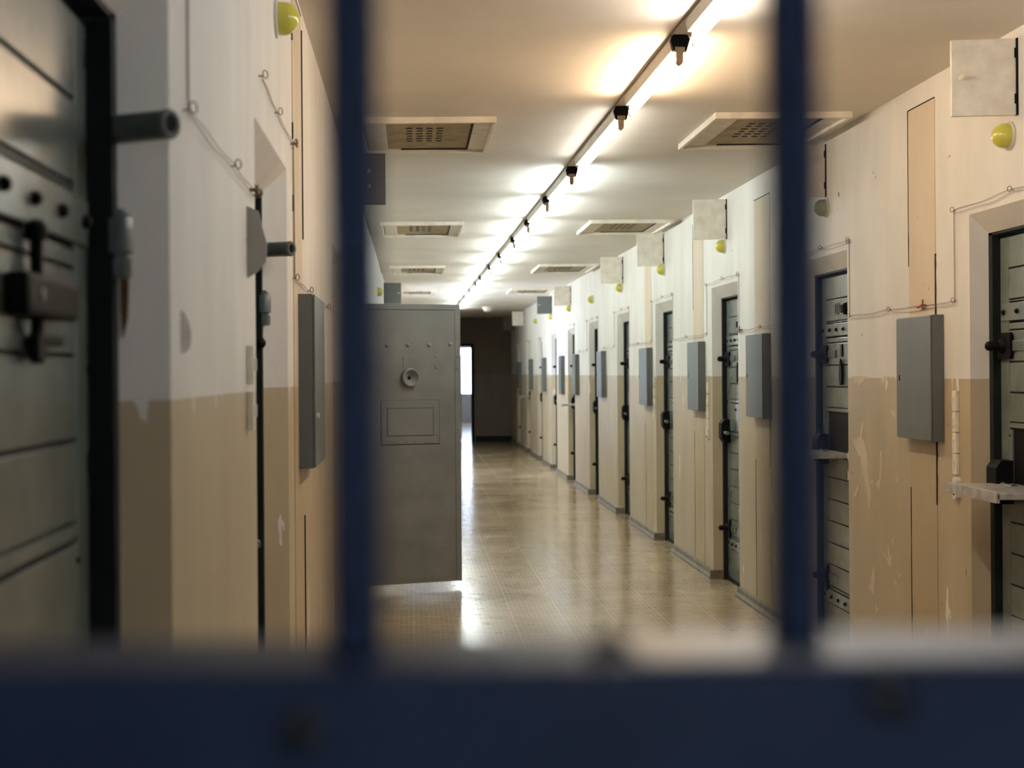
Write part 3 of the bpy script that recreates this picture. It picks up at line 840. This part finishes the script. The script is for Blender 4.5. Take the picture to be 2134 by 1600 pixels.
# ------------------------------------------------------------------ bell wires on ring hooks
def wire_run(side, X0, nodes, label, gap=.012, skip=()):
    """double wire through ring hooks at (y, z) nodes"""
    X = abs(X0); f = lambda p: Vector((side*p.x, p.y, p.z))
    o = empty('bell_wire', (side*X, nodes[0][0], nodes[0][1]), label, 'wire', 'bell wires strung along the walls')
    off = o.location
    mb = MB(f)
    for q in range(2):
        pts = []
        for (y0, z0), (y1, z1) in zip(nodes[:-1], nodes[1:]):
            vert = abs(y1-y0) < .06
            n = 8
            for k in range(n+1):
                t = k/n; sag = 4*t*(1-t)*(.006+.009*q)*min(1, abs(y1-y0)/.6)*(.7 if side > 0 else .25)*(0 if vert else 1)
                wob = .0025*math.sin(t*9+q*2+y0*5)
                yy = y0+(y1-y0)*t+(gap*.35*q if vert else 0); zz = z0+(z1-z0)*t-sag-(gap*q if not vert else 0)+wob
                pts.append((X-.006-.002*q, yy, zz))
        mb.tube(pts, .0010, 5)
    mb.build('wire_pair', 'wire', o, off=off)
    for i, (y, z) in enumerate(nodes):
        mb = MB(f)
        mb.tube([(X, y, z-.004), (X-.012, y, z-.004)], .0016, 6)
        mb.ring((X-.016, y, z), (-.85, -.5, 0), .0095, .0014, 14)
        mb.build('ring_hook', 'wire', o, off=off)
    return o
zl, zu = 1.757, 2.115
def rrun(k, lab):
    a, b = 4.66+2.358*k, 5.48+2.358*k
    n = a+2.358
    wire_run(1, XR, [(a-.06, zu+.01), ((a+b)/2, zu+.012), (b+.13, zu), (b+.13, zl), ((b+n)/2+.12, zl), (n-.06, zl-.005), (n-.06, zu)], lab)
rrun(0, 'double bell wire crossing above the nearest grey cabinet on the right')
rrun(1, 'double bell wire around the door numbered 227, passing behind the right bar')
rrun(2, 'double bell wire round the first door left of the right bar')
rrun(3, 'double bell wire round the second door left of the right bar')
rrun(4, 'double bell wire round the third door left of the right bar')
rrun(5, 'faint bell wire round the fourth door left of the right bar')
rrun(6, 'faint distant bell wire beside the lowered distant food flap')
L1 = [on_wall(382, -40, XL), on_wall(382, 224, XL), on_wall(480, 342, XL), on_wall(527, 402, XL)]
L1[0] = (L1[1][0], L1[0][1])
wire_run(-1, XL, L1, 'blurred double bell wire slanting down between the two left recesses')
L2 = [on_wall(539, 155, XL), on_wall(572, 232, XL), on_wall(606, 297, XL), on_wall(612, 580, XL), on_wall(640, 604, XL), on_wall(678, 638, XL), on_wall(720, 664, XL)]
L2[3] = (L2[2][0]+.02, L2[3][1])
wire_run(-1, XL, L2, 'double bell wire over the second left recess and above the left cabinet')
def connector(side, X0, px, py, label, mat='red', s=1.0):
    X = abs(X0); y, z = on_wall(px, py, X0)
    o = empty('wire_connector', (side*X, y, z), label, 'wire connector', 'plastic wire connectors')
    f = lambda p: Vector((side*p.x, p.y, p.z)); off = o.location
    mb = MB(f)
    mb.tube([(X-.018, y-.006*s, z), (X-.018, y+.05*s, z-.006*s)], [.007*s, .0055*s], 8); mb.build('sleeve', mat, o, off=off)
    mb = MB(f); mb.tube([(X-.018, y-.01*s, z-.02*s), (X-.018, y-.01*s, z+.024*s)], .004*s, 8); mb.box(X-.016, X+.002, y-.013*s, y-.007*s, z-.004, z+.004)
    mb.build('clip', 'wire', o, off=off)
connector(1, XR, 1930, 636, 'dark red T-shaped connector on the wire above the nearest right cabinet')
connector(1, XR, 1546, 687, 'small red connector by the door left of the right bar')
connector(-1, XL, 521, 396, 'orange connector on the blurred wire by the second left recess', 'orange', .45)
connector(-1, XL, 606, 300, 'brown connector at the upper wire corner on the left wall', 'red', .6)

# ------------------------------------------------------------------ switch plates
def switch(side, X0, y, z, label, group, h=.080, w=.036):
    X = abs(X0); f = lambda p: Vector((side*p.x, p.y, p.z))
    o = empty('wall_switch', (side*X, y, z), label, 'switch', group); off = o.location
    mb = MB(f); mb.bbox(X-.016, X, y-w/2, y+w/2, z-h/2, z+h/2, .003); mb.build('switch_plate', 'cream', o, off=off)
    mb = MB(f); mb.bbox(X-.021, X-.014, y-.006, y+.006, z-.014, z+.014, .002); mb.build('rocker', 'white', o, off=off)
    mb = MB(f)
    for q in (-.6, -.75): mb.lathe((X-.0158, y+.002, z+h/2*q), (-1, 0, 0), [(.0025, 0), (0, .001)], 6)
    mb.build('screws', 'black', o, off=off)
pos = ['topmost', 'second from top', 'third from top', 'lowest']
for i in range(4):
    _, z = on_wall(1990, 835+43.5*i, XR)
    switch(1, XR, 5.61, z, '%s of four cream switches by the nearest right cabinet' % pos[i], 'cream switches by the nearest cabinet')
for i in range(4):
    _, z = on_wall(1476, 808+25.5*i, XR)
    switch(1, XR, 10.31, z, '%s of four cream switches left of the first door past the bar' % pos[i], 'cream switches by the third cabinet')
for i in range(4):
    _, z = on_wall(1363, 795+21*i, XR)
    switch(1, XR, 12.58, z, '%s of the four switches beside the bluish-lit cabinet' % pos[i], 'cream switches by the bluish cabinet')
for i in range(2):
    _, z = on_wall(517, 760+95*i, XL)
    switch(-1, XL, 3.1, z, ['upper cream switch at the edge of the second left recess', 'lower cream switch at the edge of the second left recess'][i], 'switches by the left recess', h=.085, w=.032)
# white bracket below the near switches
def bracket(y, z, label):
    o = empty('wall_bracket', (XR, y, z), label, 'bracket'); off = o.location
    mb = MB(); n = 10
    poly = [(y+.019*math.cos(t), z+.028+.014*math.sin(t)) for t in [PI*k/n for k in range(n+1)]]+[(y+.019*math.cos(t), z-.028+.019*math.sin(t)) for t in [PI+PI*k/n for k in range(n+1)]]
    mb.prism(poly, XR-.02, XR, 'x'); mb.build('plate', 'white', o, off=off)
    mb = MB(); mb.lathe((XR-.02, y, z-.022), (-1, 0, 0), [(.009, 0), (.009, .003), (0, .004)], 10); mb.build('screw_hole', 'black', o, off=off)
_, z = on_wall(1992, 1014, XR); bracket(5.60, z, 'white rounded bracket under the four near switches')
_, z = on_wall(1477, 903, XR); bracket(10.3, z, 'white rounded bracket under the distant cream switches')

# angled beige plate projecting from the left wall before the second recess
o = empty('angled_plate', (XL, 3.12, 1.76), 'beige cut-corner plate jutting from the edge of the second left recess', 'plate')
K = 3.12/FPX
def pp(px, py): return ((px-VX)*K-XL, EYE+(VY-py-ROLL*(px-VX))*K-1.76)
mb = MB(); mb.prism([pp(508, 425), pp(541, 440), pp(548, 470), pp(558, 505), pp(556, 545), pp(540, 565), pp(515, 581)], -.004, .004, 'y'); mb.build('plate', 'plate_grey', o)
mb = MB(); mb.box(.0, .012, .004, .016, -.02, .04); mb.build('fixing_tab', 'plate_grey', o)

# ------------------------------------------------------------------ barred gate
gy = .425
g = empty('barred_gate', (.9, gy, 0), 'dark navy barred gate across the corridor, blurred in front', 'gate')
off = g.location
barx = [-.0174+.1315*k for k in range(-2, 17)]
for x in barx:
    if x > XR-.03: continue
    mb = MB(); mb.tube([(x, gy, .06), (x, gy, 1.36), (x, gy, 2.62)], .0082, 24); mb.build('bar', 'navy', g, True, off=off)
for z0, z1 in ((1.345, 1.402), (.03, .085), (2.61, 2.665)):
    mb = MB(); mb.bbox(-.33, XR-.04, gy-.025, gy+.025, z0, z1, .003); mb.build('rail', 'navy', g, off=off)
for x in (-.345, XR-.055):
    mb = MB(); mb.bbox(x, x+.04, gy-.025, gy+.025, .0, CEIL-.01, .003); mb.build('gate_post', 'navy', g, off=off)
for x, z in [(-.032, 1.385), (.133, 1.393)]:
    mb = MB(); mb.lathe((x, gy-.025, z), (0, -1, 0), [(.0075, 0), (.0065, .003), (0, .0045)], 16); mb.build('bolt_head', 'bolthead', g, True, off=off)
mb = MB(); mb.lathe((.0575, gy, 1.402), (0, 0, 1), [(.0055, 0), (.0055, .002), (.003, .004), (0, .0045)], 16); mb.build('bolt_head', 'bolthead', g, True, off=off)

mb = MB(); mb.bbox(.064, .75, gy-.022, gy+.022, 1.4015, 1.4035, .0008); mb.build('pale_strip', 'strip_metal', g, off=off)  # thin pale strip along the right part of the rail top
# daylight portals just outside the windows
def portal(x, y, z, w, h, rot):
    l = bpy.data.lights.new('window_portal', 'AREA'); l.shape = 'RECTANGLE'; l.size = w; l.size_y = h
    l.cycles.is_portal = True
    ob = bpy.data.objects.new('window_portal', l); COL.objects.link(ob); ob.location = (x, y, z); ob.rotation_euler = rot
portal(.95, 43.15, 1.55, 2.7, 1.5, (PI/2*-1, 0, 0))
portal(.9, -4.18, 1.6, 1.2, 1.0, (PI/2, 0, 0))
portal(XL-.29, (WIN[0]+WIN[1])/2, 1.47, 1.85, 2.8, (0, -PI/2, 0))
